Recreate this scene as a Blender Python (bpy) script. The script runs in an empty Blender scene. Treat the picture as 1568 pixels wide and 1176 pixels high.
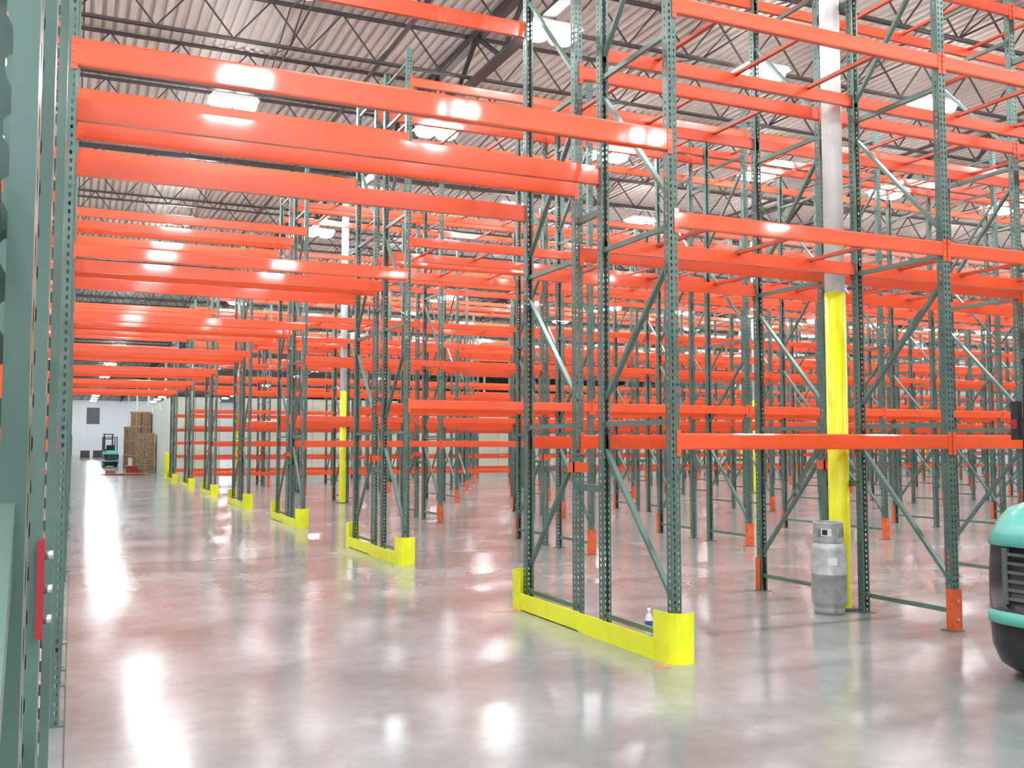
import bpy, math, random
from mathutils import Vector, Matrix
random.seed(7)
scene = bpy.context.scene
try:
    scene.view_settings.view_transform = 'Standard'
    scene.view_settings.look = 'None'
except Exception: pass

# ---------------------------------------------------------------- materials
def mat(name, col, rough=0.5, metal=0.0, var=0.0, vscale=6.0, bump=0.0, emis=None, estr=0, col2=None, rvar=0.0, coat=0.0):
    m = bpy.data.materials.new(name); m.use_nodes = True
    nt = m.node_tree; b = nt.nodes['Principled BSDF']
    b.inputs['Base Color'].default_value = (*col, 1)
    b.inputs['Roughness'].default_value = rough
    b.inputs['Metallic'].default_value = metal
    if coat:
        b.inputs['Coat Weight'].default_value = coat; b.inputs['Coat Roughness'].default_value = .06
    if var or bump or rvar:
        tc = nt.nodes.new('ShaderNodeTexCoord')
        n = nt.nodes.new('ShaderNodeTexNoise'); n.inputs['Scale'].default_value = vscale
        n.inputs['Detail'].default_value = 2
        nt.links.new(tc.outputs['Object'], n.inputs['Vector'])
        if var:
            r = nt.nodes.new('ShaderNodeValToRGB')
            r.color_ramp.elements[0].position = .3; r.color_ramp.elements[1].position = .7
            c2 = col2 or tuple(c*(1-var) for c in col)
            r.color_ramp.elements[0].color = (*c2, 1); r.color_ramp.elements[1].color = (*col, 1)
            nt.links.new(n.outputs['Fac'], r.inputs['Fac']); nt.links.new(r.outputs['Color'], b.inputs['Base Color'])
        if rvar:
            mr = nt.nodes.new('ShaderNodeMapRange'); mr.inputs['To Min'].default_value = rough-rvar; mr.inputs['To Max'].default_value = rough+rvar
            nt.links.new(n.outputs['Fac'], mr.inputs['Value']); nt.links.new(mr.outputs['Result'], b.inputs['Roughness'])
        if bump:
            bp = nt.nodes.new('ShaderNodeBump'); bp.inputs['Strength'].default_value = bump; bp.inputs['Distance'].default_value = .01
            nt.links.new(n.outputs['Fac'], bp.inputs['Height']); nt.links.new(bp.outputs['Normal'], b.inputs['Normal'])
    if emis:
        b.inputs['Emission Color'].default_value = (*emis, 1); b.inputs['Emission Strength'].default_value = estr
    return m

M_POST = mat('post_green', (.095,.168,.142), .34, .15, .2, 3)
M_BEAM = mat('beam_orange', (.78,.082,.014), .32, 0, .10, 2, coat=.7)
M_XBAR = mat('crossbar_orange', (.52,.055,.015), .35)
M_FOOT = mat('foot_orange', (.80,.13,.035), .45, 0, .3, 12)
M_BRACE= mat('brace_green', (.125,.205,.175), .33, .2, .2, 4)
M_BOLT = mat('bolt_zinc', (.5,.55,.65), .3, .8)
M_YEL  = mat('guard_yellow', (.84,.88,.018), .35, 0, .1, 5)
M_CYEL = mat('column_yellow', (.84,.84,.015), .3, 0, .1, 3)
M_WHITE= mat('column_white', (.88,.91,.91), .35, 0, .06, 3)
M_STEEL= mat('truss_steel', (.05,.047,.045), .6, .1)
M_HOUS = mat('fixture_white', (.88,.88,.88), .4)
M_EMIT = mat('fixture_lamp', (1,1,1), .5, emis=(.93,.98,1), estr=118)
M_EMUP = mat('fixture_uplight', (1,1,1), .5, emis=(1,.98,.95), estr=26)
M_PIPE = mat('sprinkler_pipe', (.10,.07,.06), .5)
M_WALL = mat('wall_white', (.88,.91,.93), .7, 0, .05, .5)
M_CREAM= mat('partition_cream', (.70,.77,.66), .7, 0, .1, .8)
M_BLACK= mat('black_plastic', (.018,.02,.024), .3)
M_TEAL = mat('truck_teal', (.14,.56,.48), .25)
M_GREYD= mat('grey_dark', (.10,.11,.11), .5)
M_TANK = mat('tank_grey', (.46,.48,.47), .42, .35, .3, 14, bump=.1)
M_LABEL= mat('label_white', (.75,.75,.72), .6)
M_RED  = mat('red_paint', (.32,.02,.03), .35)
M_CARD = mat('cardboard', (.36,.22,.13), .8, 0, .35, 5)
M_WOOD = mat('pallet_wood', (.48,.34,.21), .8, 0, .35, 5)
M_BRASS= mat('brass', (.6,.42,.15), .35, .9)
M_CLEAR= mat('bottle_plastic', (.75,.8,.85), .1)
M_BLUE = mat('bottle_label', (.05,.1,.35), .4)
M_JOINT= mat('joint_dark',(.06,.055,.05),.6)
M_DECK = mat('roof_deck',(.56,.53,.49),.6,0,.12,1.5)
M_MARK = mat('marking_orange',(.75,.28,.16),.5,0,.4,20)

def floor_mat():
    m = bpy.data.materials.new('polished_concrete'); m.use_nodes = True
    nt = m.node_tree; N = nt.nodes; L = nt.links; b = N['Principled BSDF']
    tc = N.new('ShaderNodeTexCoord')
    n1 = N.new('ShaderNodeTexNoise'); n1.inputs['Scale'].default_value=.9; n1.inputs['Detail'].default_value=4; n1.inputs['Roughness'].default_value=.6
    n2 = N.new('ShaderNodeTexNoise'); n2.inputs['Scale'].default_value=6; n2.inputs['Detail'].default_value=6; n2.inputs['Roughness'].default_value=.65
    L.new(tc.outputs['Object'], n1.inputs['Vector']); L.new(tc.outputs['Object'], n2.inputs['Vector'])
    r = N.new('ShaderNodeValToRGB'); e = r.color_ramp.elements
    e[0].position=.30; e[0].color=(.225,.25,.24,1); e[1].position=.70; e[1].color=(.33,.36,.35,1)
    L.new(n1.outputs['Fac'], r.inputs['Fac'])
    mx = N.new('ShaderNodeMix'); mx.data_type='RGBA'; mx.blend_type='MULTIPLY'; mx.inputs[0].default_value=.7
    r2 = N.new('ShaderNodeValToRGB'); r2.color_ramp.elements[0].position=.25; r2.color_ramp.elements[0].color=(.72,.72,.72,1); r2.color_ramp.elements[1].position=.75
    L.new(n2.outputs['Fac'], r2.inputs['Fac'])
    L.new(r.outputs['Color'], mx.inputs[6]); L.new(r2.outputs['Color'], mx.inputs[7])
    L.new(mx.outputs[2], b.inputs['Base Color'])
    mr = N.new('ShaderNodeMapRange'); mr.inputs['From Min'].default_value=.28; mr.inputs['From Max'].default_value=.72
    mr.inputs['To Min'].default_value=.14; mr.inputs['To Max'].default_value=.21
    L.new(n1.outputs['Fac'], mr.inputs['Value']); L.new(mr.outputs['Result'], b.inputs['Roughness'])
    bp = N.new('ShaderNodeBump'); bp.inputs['Strength'].default_value=.04; bp.inputs['Distance'].default_value=.03
    L.new(n1.outputs['Fac'], bp.inputs['Height']); L.new(bp.outputs['Normal'], b.inputs['Normal'])
    b.inputs['IOR'].default_value=1.55
    return m
M_FLOOR = floor_mat()

# ---------------------------------------------------------------- mesh builder
class MB:
    def __init__(s): s.v=[]; s.f=[]; s.m=[]; s.mats=[]; s.smooth=[]
    def mi(s, m):
        if m not in s.mats: s.mats.append(m)
        return s.mats.index(m)
    def poly(s, pts, m, sm=False):
        i=len(s.v); s.v.extend(pts); s.f.append(tuple(range(i,i+len(pts)))); s.m.append(s.mi(m)); s.smooth.append(sm)
    def box(s, x0,x1,y0,y1,z0,z1, m):
        i=len(s.v); s.v += [(x0,y0,z0),(x1,y0,z0),(x1,y1,z0),(x0,y1,z0),(x0,y0,z1),(x1,y0,z1),(x1,y1,z1),(x0,y1,z1)]
        k=s.mi(m)
        for q in ((3,2,1,0),(4,5,6,7),(0,1,5,4),(1,2,6,5),(2,3,7,6),(3,0,4,7)):
            s.f.append(tuple(i+a for a in q)); s.m.append(k); s.smooth.append(False)
    def bar(s, a, b, w, h, m, up=(0,0,1)):
        a=Vector(a); b=Vector(b); d=(b-a).normalized(); u=Vector(up)
        if abs(d.dot(u))>.98: u=Vector((1,0,0))
        r=d.cross(u).normalized(); u=r.cross(d).normalized()
        i=len(s.v)
        for p in (a,b):
            for sx,sy in ((-1,-1),(1,-1),(1,1),(-1,1)):
                q=p+r*(w/2*sx)+u*(h/2*sy); s.v.append(tuple(q))
        k=s.mi(m)
        for q in ((0,1,5,4),(1,2,6,5),(2,3,7,6),(3,0,4,7),(3,2,1,0),(4,5,6,7)):
            s.f.append(tuple(i+t for t in q)); s.m.append(k); s.smooth.append(False)
    def ext(s, prof, x0, x1, m, axis='X', cap=True):
        i=len(s.v); n=len(prof)
        for t in (x0,x1):
            for p in prof:
                s.v.append((t,p[0],p[1]) if axis=='X' else (p[0],t,p[1]))
        k=s.mi(m)
        for j in range(n):
            a=j; c=(j+1)%n
            s.f.append((i+a,i+c,i+n+c,i+n+a)); s.m.append(k); s.smooth.append(False)
        if cap:
            s.f.append(tuple(i+j for j in range(n))); s.m.append(k); s.smooth.append(False)
            s.f.append(tuple(i+n+j for j in reversed(range(n)))); s.m.append(k); s.smooth.append(False)
    def lathe(s, prof, cx, cy, m, seg=32, zoff=0):
        i=len(s.v); n=len(prof)
        for j in range(seg):
            a=2*math.pi*j/seg
            for r,z in prof: s.v.append((cx+r*math.cos(a), cy+r*math.sin(a), z+zoff))
        for j in range(seg):
            j2=(j+1)%seg
            for k in range(n-1):
                s.f.append((i+j*n+k, i+j2*n+k, i+j2*n+k+1, i+j*n+k+1)); s.m.append(s.mi(m)); s.smooth.append(True)
    def cyl(s, a, b, r, m, seg=12):
        a=Vector(a); b=Vector(b); d=(b-a).normalized(); u=Vector((0,0,1))
        if abs(d.dot(u))>.98: u=Vector((1,0,0))
        x=d.cross(u).normalized(); y=x.cross(d).normalized(); i=len(s.v); k=s.mi(m)
        for p in (a,b):
            for j in range(seg):
                t=2*math.pi*j/seg; s.v.append(tuple(p+x*r*math.cos(t)+y*r*math.sin(t)))
        for j in range(seg):
            j2=(j+1)%seg; s.f.append((i+j,i+j2,i+seg+j2,i+seg+j)); s.m.append(k); s.smooth.append(True)
        s.f.append(tuple(i+j for j in reversed(range(seg)))); s.m.append(k); s.smooth.append(False)
        s.f.append(tuple(i+seg+j for j in range(seg))); s.m.append(k); s.smooth.append(False)
    def mesh(s, name):
        me=bpy.data.meshes.new(name); me.from_pydata(s.v,[],s.f)
        for m in s.mats: me.materials.append(m)
        me.polygons.foreach_set('material_index', s.m)
        me.polygons.foreach_set('use_smooth', s.smooth)
        me.update(); return me
def obj(name, me, loc=(0,0,0), rot=0, parent=None):
    o=bpy.data.objects.new(name, me); scene.collection.objects.link(o); o.location=loc; o.rotation_euler=(0,0,rot)
    if parent: o.parent=parent
    return o

# ---------------------------------------------------------------- racks
H=7.12; PW=.08; PD=.072; FD=1.12; FLUE=.41; PITCH=.0508
CELLS=int(H/PITCH)
def post_template():
    P=[]
    w=PW/2
    def strip(f,a,b):
        P.append([f(a,0),f(b,0),f(b,H),f(a,H)])
    def holes(f,c,hw):
        l=c-hw; r=c+hw; hh=.027; ch=.004
        P.append([f(l,0),f(r,0),f(r,.012),f(l,.012)])
        for i in range(CELLS):
            zb=.012+i*PITCH+hh
            zt=.012+(i+1)*PITCH if i<CELLS-1 else H
            P.append([f(l,zb-ch),f(l+ch,zb),f(r-ch,zb),f(r,zb-ch),f(r,min(zt+.009,H)),f(c+.003,zt),f(c-.003,zt),f(l,min(zt+.009,H))])
    fr=lambda u,z:(u,0,z)
    strip(fr,-w,-.0275); strip(fr,-.0125,.0125); strip(fr,.0275,w); holes(fr,-.02,.0075); holes(fr,.02,.0075)
    for sx in (-w,w):
        sd=lambda u,z,sx=sx:(sx,u,z)
        strip(sd,0,.026); strip(sd,.042,PD); holes(sd,.034,.008)
        strip(lambda u,z:(u,PD,z), sx, sx*.55)
    return P
PT=post_template()
def add_post(mb,x,y,d):
    k=mb.mi(M_POST)
    for p in PT:
        i=len(mb.v)
        for a in p: mb.v.append((x+a[0], y+d*a[1], a[2]))
        mb.f.append(tuple(range(i,i+len(p)))); mb.m.append(k); mb.smooth.append(False)
    mb.box(x-.07,x+.07, min(y-.02*d,y+.11*d),max(y-.02*d,y+.11*d),0,.008,M_POST)
def add_frame(mb,x,y0,y1,front):
    add_post(mb,x,y0,1); add_post(mb,x,y1,-1)
    hz=[.17,1.78,3.28,4.80,6.3,6.95]
    a=y0+.05; b=y1-.05
    for z in hz: mb.bar((x,a,z),(x,b,z),.032,.04,M_BRACE)
    fr,bk=(a,b) if front<0 else (b,a)
    zs=[(fr,.42,bk,1.56),(bk,2.0,fr,3.05),(fr,3.5,bk,4.62),(bk,5.0,fr,6.12)]
    for p,z0,q,z1 in zs: mb.bar((x+.012,p,z0),(x+.012,q,z1),.03,.042,M_BRACE,up=(1,0,0))
def add_beam(mb,x0,x1,y,d,z,h=.125):
    t=.045
    prof=[(y-.001*d,z-h/2),(y-.004*d,z-h/2+.012),(y-.004*d,z+h/2-.012),(y-.001*d,z+h/2),(y+.022*d,z+h/2),(y+.022*d,z+h/2-.035),(y+t*d,z+h/2-.035),(y+t*d,z-h/2)]
    mb.ext(prof,x0,x1,M_BEAM)
    for xe,s in ((x0,-1),(x1,1)):
        lo=min(y-.009*d,y-.003*d); hi=max(y-.009*d,y-.003*d)
        mb.box(min(xe-.005*s,xe+.034*s),max(xe-.005*s,xe+.034*s),lo,hi,z-.11,z+.085,M_BEAM)
        for dz in (-.07,0,.05):
            mb.cyl((xe+.018*s,y-.009*d,z+dz),(xe+.018*s,y-.016*d,z+dz),.007,M_BEAM,6)
LBAY=2.85
XL=-.07; XR=4.15
NR=17; NL=2
rightx=[XR+i*LBAY for i in range(NR+1)]
leftx=[XL-i*LBAY for i in range(NL+1)]
def make_row(levA, levB, nb=3, tun=(3.95,5.85)):
    mb=MB()
    yA=(0,FD); yB=(FD+FLUE,2*FD+FLUE)
    for x in rightx+leftx:
        add_frame(mb,x,*yA,-1); add_frame(mb,x,*yB,1)
        for z in (1.2,3.6,6.0):
            mb.box(x-.02,x+.02,yA[1],yB[0],z,z+.06,M_POST)
    def bay(xa,xb):
        for (y0,y1),lev in ((yA,levA),(yB,levB)):
            for z in lev:
                add_beam(mb,xa+PW/2,xb-PW/2,y0,1,z); add_beam(mb,xa+PW/2,xb-PW/2,y1,-1,z)
                if z>2.6:
                    for f in ((.2,.5,.8) if nb==3 else (.3,.7)):
                        x=xa+(xb-xa)*f
                        mb.box(x-.02,x+.02,y0+.03,y1-.03,z+.03,z+.06,M_XBAR)
    for i in range(NR): bay(rightx[i],rightx[i+1])
    for i in range(NL): bay(leftx[i+1],leftx[i])
    for z in tun:
        for y,d in ((yA[0],1),(yA[1],-1),(yB[0],1),(yB[1],-1)):
            add_beam(mb,XL+PW/2,XR-PW/2,y,d,z-.01,.165)
    for x in rightx[1:]:
        for y,d in ((yA[0],1),(yB[1],-1)):
            a,b=sorted((y-.015*d,y-.008*d)); mb.box(x-.052,x+.052,a,b,0,.36,M_FOOT)
            for s in (-1,1):
                xa,xb=sorted((x+s*.045,x+s*.052)); a,b=sorted((y-.008*d,y+.06*d)); mb.box(xa,xb,a,b,0,.36,M_FOOT)
            for z in (.1,.26): mb.cyl((x,y-.015*d,z),(x,y-.028*d,z),.012,M_BOLT,8)
    for x in rightx[:2]:
        mb.box(x-.075,x+.075,yB[0]-.02,yB[0]-.008,1.36,1.45,M_BEAM)
        mb.box(x-.075,x-.065,yB[0]-.02,yB[0]+.09,1.36,1.45,M_BEAM)
    return mb.mesh('rack_row')
A=[1.63,3.33,5.02,6.65]
B=[2.16,4.4,6.65]
mA=make_row(A,A); mB=make_row(B,B); mZ=make_row(A,A,3,(3.95,))
mD=make_row([1.63,3.3,5.0,6.65],[2.16,4.3,6.65],2)
mC=make_row([.5,1.7,2.9,4.2,5.5,6.8],[1.1,2.3,4.2,5.5,6.8],2)
Y0=6.26; RP=6.5
for k in range(-1,7):
    me = mZ if k<0 else mA if k==0 else (mB if k in (1,3) else (mD if k in(2,4) else mC))
    obj('pallet_rack', me, (0,Y0+k*RP,0))

# beam end connector with safety bolts on the near left post
mb=MB()
mb.box(-.029,-.026,1.290,1.303,1.375,1.49,M_RED)
mb.box(-.034,-.026,1.278,1.283,1.375,1.49,M_RED)
for z in (1.395,1.43,1.47):
    mb.cyl((-.027,1.297,z),(-.017,1.297,z),.006,M_BOLT,6)
obj('beam_connector_plate', mb.mesh('beam_connector_plate'))

def guard_mesh():
    mb=MB(); xg=4.02; T=.008
    def plate(path,z0,z1):
        for (a,b) in zip(path[:-1],path[1:]):
            av=Vector((a[0],a[1],0)); bv=Vector((b[0],b[1],0)); dd=(bv-av).normalized(); n=Vector((-dd.y,dd.x,0))*T
            i=len(mb.v)
            pts=[av,bv,bv+n,av+n]
            for z in (z0,z1):
                for p in pts: mb.v.append((p.x,p.y,z))
            k=mb.mi(M_YEL)
            for q in ((3,2,1,0),(4,5,6,7),(0,1,5,4),(1,2,6,5),(2,3,7,6),(3,0,4,7)):
                mb.f.append(tuple(i+t for t in q)); mb.m.append(k); mb.smooth.append(False)
    total=2*FD+FLUE
    mid=total/2
    for s in (0,1):
        f=(lambda y: y) if s==0 else (lambda y: total-y)
        path=[(xg,f(.13)),(xg,f(-.02))]
        for j in range(0,17):
            a=math.radians(180+ j*150/16); path.append((xg+.12+.12*math.cos(a), f(-.02+.12*math.sin(a))))
        plate(path,0,.37)
        plate([(xg,f(.13)),(xg,f(mid-.006))],0,.165)
        y0,y1=sorted((f(.13),f(mid-.006)))
        mb.box(xg,xg+.05,y0,y1,0,.008,M_YEL)
        for yy in (.35,.9): mb.cyl((xg+.03,f(yy),0.005),(xg+.03,f(yy),.025),.012,M_BOLT,8)
    return mb.mesh('rack_end_guard')
gm=guard_mesh()
for k in range(0,7): obj('rack_end_guard', gm, (0,Y0+k*RP,0))

# ---------------------------------------------------------------- building shell
WX0,WX1,WY0,WY1,CZ=-12,66,-20,170,9.6
mb=MB(); mb.box(WX0,WX1,WY0,WY1,-.1,0,M_FLOOR); obj('floor',mb.mesh('floor'))
mb=MB()
for x in (0.0,18.4): mb.box(x-.004,x+.004,WY0,WY1,0,.0012,M_JOINT)
for i in range(9):
    y=14.3+i*13; mb.box(WX0,WX1,y-.003,y+.003,0,.0011,M_JOINT)
obj('floor_joint_seal',mb.mesh('floor_joint_seal'))
mb=MB()
mb.poly([(4.05,8.7,.0015),(4.25,8.72,.0015),(4.2,8.8,.0015),(3.7,8.85,.0015),(3.72,8.79,.0015)],M_MARK)
mb.poly([(3.9,6.1,.0015),(4.0,6.1,.0015),(4.0,6.2,.0015),(3.85,6.2,.0015)],M_MARK)
mb.poly([(7.5,8.0,.0015),(8.3,8.02,.0015),(8.3,8.06,.0015),(7.5,8.04,.0015)],M_MARK)
obj('floor_paint_mark',mb.mesh('floor_paint_mark'))
def wall(n,*a,m=M_WALL):
    mb=MB(); mb.box(*a,m); return obj(n,mb.mesh(n))
wall('wall_left',WX0-.2,WX0,WY0,WY1,0,CZ+.2); wall('wall_right',WX1,WX1+.2,WY0,WY1,0,CZ+.2)
wall('wall_back',WX0-.2,WX1+.2,WY1,WY1+.2,0,CZ+.2); wall('wall_front',WX0-.2,WX1+.2,WY0-.2,WY0,0,CZ+.2)
mb=MB(); p=.2; x=WX0
top=CZ+.05
prof=[]
while x<WX1:
    prof += [(x,CZ),(x+.085,CZ),(x+.105,top),(x+.18,top)]; x+=p
prof.append((x,CZ))
for (a,b) in zip(prof[:-1],prof[1:]):
    mb.poly([(a[0],WY0,a[1]),(b[0],WY0,b[1]),(b[0],WY1,b[1]),(a[0],WY1,a[1])],M_DECK)
mb.box(WX0,WX1,WY0,WY1,CZ+.06,CZ+.2,M_DECK)
obj('ceiling',mb.mesh('ceiling'))
colx=[-7.3,6.95,21.2,35.45,49.7,63.95]
mb=MB(); ZB=8.72; ZT=CZ-.03
JS=2.6
y=WY0+1
while y<WY1-1:
    for (a,b) in zip(colx[:-1],colx[1:]):
        for dy in (-.03,.03):
            mb.box(a,b,y+dy-.018,y+dy+.018,ZB,ZB+.045,M_STEEL)
            mb.box(a,b,y+dy-.018,y+dy+.018,ZT-.05,ZT,M_STEEL)
        n=11; L=(b-a)/n
        for j in range(n):
            x0=a+j*L; pts=((x0,y,ZT-.03),(x0+L/2,y,ZB+.03),(x0+L,y,ZT-.03))
            mb.bar(pts[0],pts[1],.026,.026,M_STEEL); mb.bar(pts[1],pts[2],.026,.026,M_STEEL)
    y+=JS
for x in (WX0+3, 0,3.4,10.5,14.1,24.8,28.3,39,42.6):
    mb.bar((x,WY0,ZB+.05),(x,WY1,ZB+.05),.026,.026,M_STEEL)
    y=WY0+1
    while y<60:
        mb.bar((x,y,ZB+.05),(x,y+JS,ZT-.08),.02,.02,M_STEEL); mb.bar((x,y,ZT-.08),(x,y+JS,ZB+.05),.02,.02,M_STEEL); y+=JS
for x in colx[1:]:
    mb.box(x-.11,x+.11,WY0,WY1,ZB-.1,ZB-.04,M_STEEL); mb.box(x-.11,x+.11,WY0,WY1,ZT-.15,ZT-.05,M_STEEL)
    y=WY0
    while y<WY1-2.4:
        mb.bar((x,y,ZB-.06),(x,y+1.2,ZT-.1),.07,.07,M_STEEL); mb.bar((x,y+1.2,ZT-.1),(x,y+2.4,ZB-.06),.07,.07,M_STEEL); y+=2.4
obj('roof_truss_structure',mb.mesh('roof_truss_structure'))
mb=MB()
for x in (5.2,19,33,47):
    mb.cyl((x,WY0+.3,8.93),(x,WY1-.3,8.93),.04,M_PIPE,10)
obj('sprinkler_pipe',mb.mesh('sprinkler_pipe'))
def column():
    mb=MB(); r=.098
    mb.lathe([(0,3.12),(r,3.12),(r,8.6),(0,8.6)],0,0,M_WHITE,32)
    mb.lathe([(r+.003,.02),(r+.003,3.12),(0,3.121)],0,0,M_CYEL,32)
    mb.box(-.16,.16,-.16,.16,0,.02,M_GREYD); mb.box(-.15,.15,-.15,.15,8.58,8.62,M_STEEL)
    return mb.mesh('support_column')
cm=column()
for x in colx[1:5]:
    for y in (7.58,27.08,46.58,66.08,85.6,105,124.6,144):
        obj('support_column',cm,(x-.02,y,0))
# light fixtures: two diffuser bowls under a trough housing, uplight slots on top
def fixture():
    mb=MB(); a=.48; b=.28
    prof=[(-a,.03),(-a+.05,.10),(a-.05,.10),(a,.03)]
    mb.ext(prof,-b,b,M_HOUS,axis='Y')
    for s in (-1,1):
        c=s*.235
        rings=[(1.0,.03),(1.0,-.04),(.85,-.10),(.45,-.13)]
        N=16; base=len(mb.v)
        for q,z in rings:
            for j in range(N):
                t=2*math.pi*j/N; cx=abs(math.cos(t))**.7*math.copysign(1,math.cos(t)); sy=abs(math.sin(t))**.7*math.copysign(1,math.sin(t))
                mb.v.append((c+.225*cx*q,.27*sy*q,z))
        k=mb.mi(M_EMIT)
        for r_ in range(3):
            for j in range(N):
                j2=(j+1)%N
                mb.f.append((base+r_*N+j2,base+r_*N+j,base+(r_+1)*N+j,base+(r_+1)*N+j2)); mb.m.append(k); mb.smooth.append(True)
        mb.f.append(tuple(base+3*N+j for j in reversed(range(N)))); mb.m.append(k); mb.smooth.append(True)
        mb.poly([(s*.2-.13,-.2,.104),(s*.2+.13,-.2,.104),(s*.2+.13,.2,.104),(s*.2-.13,.2,.104)],M_EMUP)
    for y in (-.2,.2): mb.cyl((0,y,.10),(0,y,.24),.006,M_STEEL,6)
    mb.box(-.05,.05,-.15,.15,.10,.14,M_HOUS)
    return mb.mesh('high_bay_light')
fm=fixture()
for i in range(-3,12):
    for j in range(-6,10):
        x=7.15+4.35*i; y=14.4+5.65*j
        if j<=-4: y=-6.0+5.8*(j+4)  # unseen rows behind the camera, added off the grid to put highlights on beams
        if x<WX0+1 or x>58 : continue
        if y>45 and (i+j)%2: continue
        if y<-4 and x>22: continue
        obj('high_bay_light',fm,(x,y,8.5))
for j in range(12):
    for i in range(-3,7,2):
        obj('high_bay_light',fm,(7.15+4.35*i,73+j*8.3,8.5))

mb=MB()
def panels_x(x0,x1,y,h):
    n=int((x1-x0)/1.22)
    for i in range(n):
        a=x0+i*1.22
        if (i*7)%11 in (3,4): continue
        mb.box(a,a+1.2,y,y+.08,0,h,M_CREAM)
        mb.box(a+1.2,a+1.22,y+.01,y+.07,0,h,M_GREYD)
panels_x(4.6,60,53.2,4.1)
for i in range(20):
    a=53.3+i*1.22; hh=4.1 if i%5 else 3.6
    mb.box(4.6,4.68,a,a+1.2,0,hh,M_CREAM)
obj('wall_partition',mb.mesh('wall_partition'))
mb=MB(); mb.box(2.0,3.9,WY1-.10,WY1-.02,5.0,7.6,M_GREYD); mb.box(1.9,4.0,WY1-.02,WY1-.002,4.9,7.7,M_HOUS); obj('wall_louver_vent',mb.mesh('wall_louver_vent'))
mb=MB(); mb.box(-3,0,WY1-.08,WY1-.01,0,3.2,M_GREYD); mb.box(-3.1,.1,WY1-.05,WY1-.005,0,3.3,M_HOUS); obj('door_1',mb.mesh('door_1'))

def pallet(mb,x,y,z,w=1.2,d=1.0):
    for i in range(7):
        a=x+i*(w-.1)/6; mb.box(a,a+.1,y,y+d,z+.11,z+.13,M_WOOD)
    for i in range(3):
        b=y+i*(d-.09)/2; mb.box(x,x+w,b,b+.09,z+.02,z+.11,M_WOOD)
    for i in range(3):
        a=x+i*(w-.1)/2; mb.box(a,a+.1,y,y+d,z,z+.02,M_WOOD)
mb=MB()
for i in range(18): pallet(mb,3.5+random.uniform(-.03,.03),62+random.uniform(-.03,.03),i*.13,1.0)
obj('pallet_stack',mb.mesh('pallet_stack'))
mb=MB()
for yy,nl,xx in ((66,4,3.35),(69,3,3.1)):
    pallet(mb,xx,yy,0,1.2,1.3)
    for l in range(nl):
        for a in (0,1):
            o=random.uniform(-.03,.03)
            mb.box(xx+.02+a*.6+o,xx+.57+a*.6+o,yy+.02,yy+1.25,.13+l*.9,.13+l*.9+.8,M_CARD)
            mb.box(xx+.27+a*.6+o,xx+.32+a*.6+o,yy+.015,yy+.02,.13+l*.9,.13+l*.9+.8,M_WOOD)
        mb.box(xx,xx+1.2,yy,yy+1.28,.13+l*.9+.8,.13+l*.9+.9,M_WOOD)
obj('cardboard_box_stack',mb.mesh('cardboard_box_stack'))
mb=MB()
pallet(mb,2.6,57,0)
mb.box(2.7,3.3,57.1,57.7,.13,.5,M_RED); mb.box(3.1,3.6,57.5,57.9,.13,.4,M_CARD)
mb.bar((1.6,56.5,.03),(3.6,56.8,.03),.06,.05,M_RED); mb.bar((1.4,57.3,.03),(2.6,58.3,.03),.08,.05,M_WOOD); mb.box(1.7,2.2,58,58.6,0,.25,M_CARD)
mb.box(2.9,3.1,59,59.4,0,.9,M_LABEL)
obj('construction_debris',mb.mesh('construction_debris'))
mb=MB()
for xx,yy in ((0.8,125),(2.2,127)):
    pallet(mb,xx,yy,0); mb.box(xx+.1,xx+1.1,yy+.1,yy+.9,.13,1.0,M_BLACK)
obj('wrapped_pallet',mb.mesh('wrapped_pallet'))
mb=MB(); mb.lathe([(.12,0),(.12,1.15),(.09,1.24),(0,1.27)],0,0,M_YEL,24); mb.lathe([(.19,0),(.19,.015),(.12,.015)],0,0,M_YEL,24)
obj('safety_bollard',mb.mesh('safety_bollard'),(4.3,51.5,0))

# ---------------------------------------------------------------- LPG tank
mb=MB(); r=.165
mb.lathe([(.0,.03),(.12,.03),(.13,0),(.14,0),(.14,.05),(.135,.07),(r-.01,.09),(r,.13),(r,.36),(r+.004,.365),(r+.004,.385),(r,.39),(r,.60),(r-.015,.65),(r-.05,.69),(.04,.71),(0,.71)],0,0,M_TANK,40)
R=.14
for j in range(40):
    a0=2*math.pi*j/40; a1=2*math.pi*(j+1)/40
    segs=[(.68,.73),(.81,.86)] if j%10 in (0,1,2,3) else [(.68,.86)]
    for z0,z1 in segs:
        for rr in (R,R-.006):
            mb.poly([(rr*math.cos(a0),rr*math.sin(a0),z0),(rr*math.cos(a1),rr*math.sin(a1),z0),(rr*math.cos(a1),rr*math.sin(a1),z1),(rr*math.cos(a0),rr*math.sin(a0),z1)],M_TANK,True)
mb.lathe([(R-.008,.855),(R-.008,.868),(R+.003,.868),(R+.003,.855)],0,0,M_TANK,40)
mb.cyl((0,0,.70),(0,0,.80),.02,M_BRASS); mb.cyl((0,0,.79),(0,0,.82),.035,M_BLACK); mb.cyl((0,0,.75),(.07,0,.75),.014,M_BRASS)
def label(a0,a1,z0,z1,m,rr):
    n=6
    for i in range(n):
        p=math.radians(a0+(a1-a0)*i/n); q=math.radians(a0+(a1-a0)*(i+1)/n)
        mb.poly([(rr*math.cos(p),rr*math.sin(p),z0),(rr*math.cos(q),rr*math.sin(q),z0),(rr*math.cos(q),rr*math.sin(q),z1),(rr*math.cos(p),rr*math.sin(p),z1)],m,True)
label(200,240,.74,.81,M_LABEL,R+.002); label(205,225,.75,.80,M_BLACK,R+.003)
label(225,255,.47,.54,M_LABEL,r+.002)
obj('propane_tank',mb.mesh('propane_tank'),(6.66,7.44,0))
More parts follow.
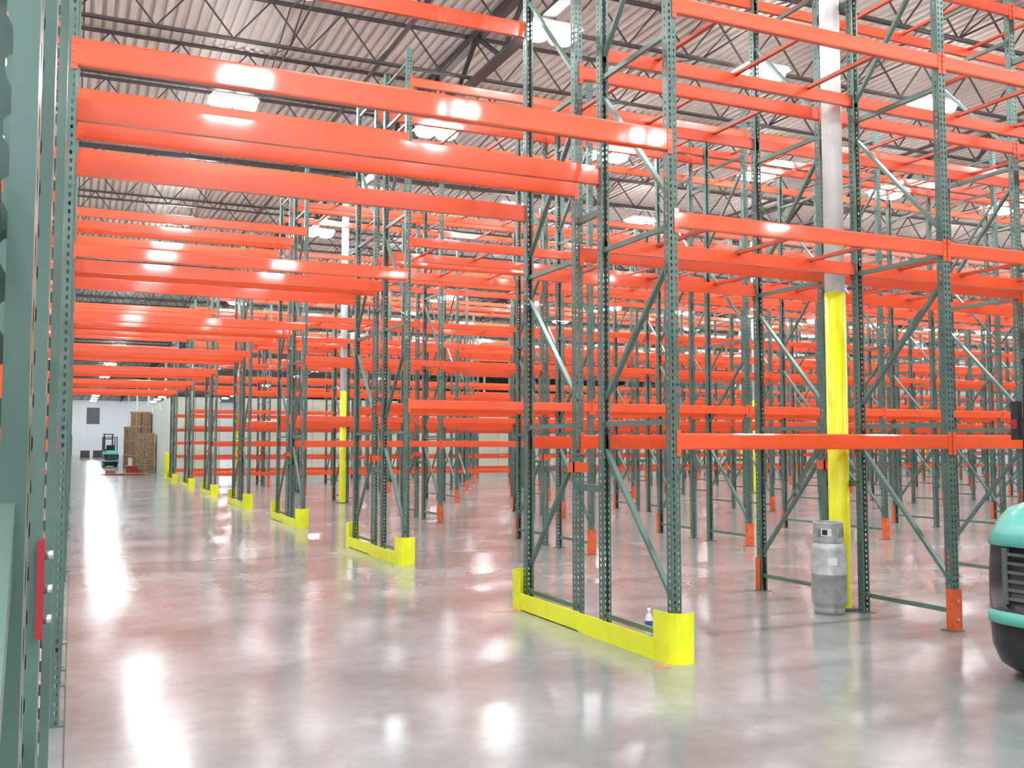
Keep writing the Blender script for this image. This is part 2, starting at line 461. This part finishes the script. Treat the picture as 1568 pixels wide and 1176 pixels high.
mb=MB(); mb.box(-.05,.05,-.03,.03,.64,.76,M_HOUS); mb.cyl((0,-.03,.70),(0,-.045,.70),.02,M_GREYD); mb.cyl((0,0,0),(0,0,.64),.011,M_BOLT)
obj('electrical_outlet_box',mb.mesh('electrical_outlet_box'),(7.2,7.58,0))

mb=MB()
mb.lathe([(0,0),(.03,0),(.033,.01),(.033,.13),(.028,.155),(.013,.185),(.013,.2),(.015,.2),(.015,.22),(0,.22)],0,0,M_CLEAR,20)
mb.lathe([(.0335,.045),(.0335,.12)],0,0,M_BLUE,20); mb.lathe([(.016,.198),(.016,.222),(0,.222)],0,0,M_LABEL,16)
obj('water_bottle',mb.mesh('water_bottle'),(4.50,7.22,0))

# ---------------------------------------------------------------- forklifts
def rrect(x0,x1,y0,y1,r,n=8):
    pts=[]
    for cx,cy,a in ((x1-r,y1-r,0),(x0+r,y1-r,90),(x0+r,y0+r,180),(x1-r,y0+r,270)):
        for i in range(n+1):
            t=math.radians(a+90*i/n); pts.append((cx+r*math.cos(t),cy+r*math.sin(t)))
    return pts
def truck():
    mb=MB()
    rings=[(.06,.10,M_BLACK),(.10,.05,M_BLACK),(.22,.01,M_BLACK),(.38,0,M_BLACK),(.381,-.012,M_TEAL),(.47,-.012,M_TEAL),(.471,.0,M_BLACK),(.72,.0,M_BLACK),(.91,.012,M_BLACK),(.911,.0,M_TEAL),(1.00,.02,M_TEAL),(1.09,.06,M_TEAL),(1.16,.11,M_TEAL),(1.20,.19,M_TEAL),(1.225,.30,M_TEAL)]
    base=len(mb.v); n=None
    for z,ins,m in rings:
        pts=rrect(0+ins,1.35-ins*.3,ins,1.05-ins,.30-min(ins*.5,.1))
        n=len(pts)
        for p in pts: mb.v.append((p[0],p[1],z))
    for k in range(len(rings)-1):
        m=rings[k][2] if rings[k+1][0]-rings[k][0]>.005 else rings[k+1][2]
        for j in range(n):
            j2=(j+1)%n
            mb.f.append((base+k*n+j,base+k*n+j2,base+(k+1)*n+j2,base+(k+1)*n+j)); mb.m.append(mb.mi(m)); mb.smooth.append(rings[k+1][0]-rings[k][0]>.005)
    mb.f.append(tuple(base+(len(rings)-1)*n+j for j in range(n))); mb.m.append(mb.mi(M_TEAL)); mb.smooth.append(False)
    mb.f.append(tuple(base+j for j in reversed(range(n)))); mb.m.append(mb.mi(M_BLACK)); mb.smooth.append(False)
    for z in (.56,.62,.68,.74,.80,.86):
        mb.box(-.012,.02,.32,.73,z-.010,z+.010,M_GREYD)
        mb.box(.35,.95,-.012,.02,z-.010,z+.010,M_GREYD); mb.box(.35,.95,1.03,1.062,z-.010,z+.010,M_GREYD)
    mb.box(.30,.36,-.012,.01,.52,.90,M_GREYD); mb.box(-.014,.01,.28,.32,.52,.90,M_GREYD); mb.box(-.014,.01,.73,.77,.52,.90,M_GREYD)
    mb.lathe([(.05,1.2),(.045,1.24),(.0,1.25)],.36,.62,M_GREYD,16)
    for x in (.45,1.15):
        for y in (.12,.93): mb.cyl((x,y-.07,.13),(x,y+.07,.13),.13,M_BLACK,20)
    for x,y in ((.52,.08),(.52,.97),(1.30,.08),(1.30,.97)):
        mb.bar((x,y,1.0),(x+(.06 if x<1 else 0),y,2.2),.06,.06,M_BLACK)
    for i in range(6): mb.bar((.60+i*.135,.05,2.22),(.60+i*.135,1.0,2.22),.035,.04,M_BLACK)
    for y in (.06,.99): mb.bar((.56,y,2.22),(1.33,y,2.22),.06,.05,M_BLACK)
    mb.box(.85,1.25,.2,.85,1.2,1.32,M_BLACK); mb.box(.7,.82,.25,.8,1.18,1.62,M_BLACK)
    for y in (.22,.83):
        mb.box(1.42,1.54,y-.05,y+.05,.05,2.5,M_GREYD); mb.box(1.55,1.62,y-.03,y+.03,.05,2.45,M_BLACK)
    for z in (.3,1.2,2.1,2.45): mb.box(1.44,1.53,.22,.83,z-.04,z+.04,M_GREYD)
    mb.box(1.62,1.68,.15,.9,.15,.65,M_BLACK)
    for y in (.3,.75):
        mb.box(1.62,1.68,y-.06,y+.06,.06,.7,M_GREYD); mb.box(1.66,2.75,y-.06,y+.06,.05,.09,M_GREYD)
    mb.bar((.55,.97,1.78),(.44,.97,1.78),.03,.03,M_BLACK); mb.box(.415,.46,.95,1.01,1.64,1.92,M_BLACK); mb.box(.405,.418,.955,1.005,1.72,1.79,M_RED)
    return mb.mesh('forklift')
tm=truck()
obj('forklift',tm,(5.84,4.05,0))
obj('forklift',tm,(3.3,80,0),math.radians(100))

# ---------------------------------------------------------------- world, camera
w=bpy.data.worlds.new('World'); scene.world=w; w.use_nodes=True
w.node_tree.nodes['Background'].inputs[0].default_value=(.5,.55,.6,1); w.node_tree.nodes['Background'].inputs[1].default_value=.2
cam=bpy.data.cameras.new('camera'); co=bpy.data.objects.new('camera',cam); scene.collection.objects.link(co)
cam.sensor_width=36; cam.lens=36*1503/1568; cam.clip_start=.05; cam.clip_end=400
co.location=(0,0,1.6); co.rotation_euler=(math.radians(93.58),0,math.radians(-24.1))
scene.camera=co
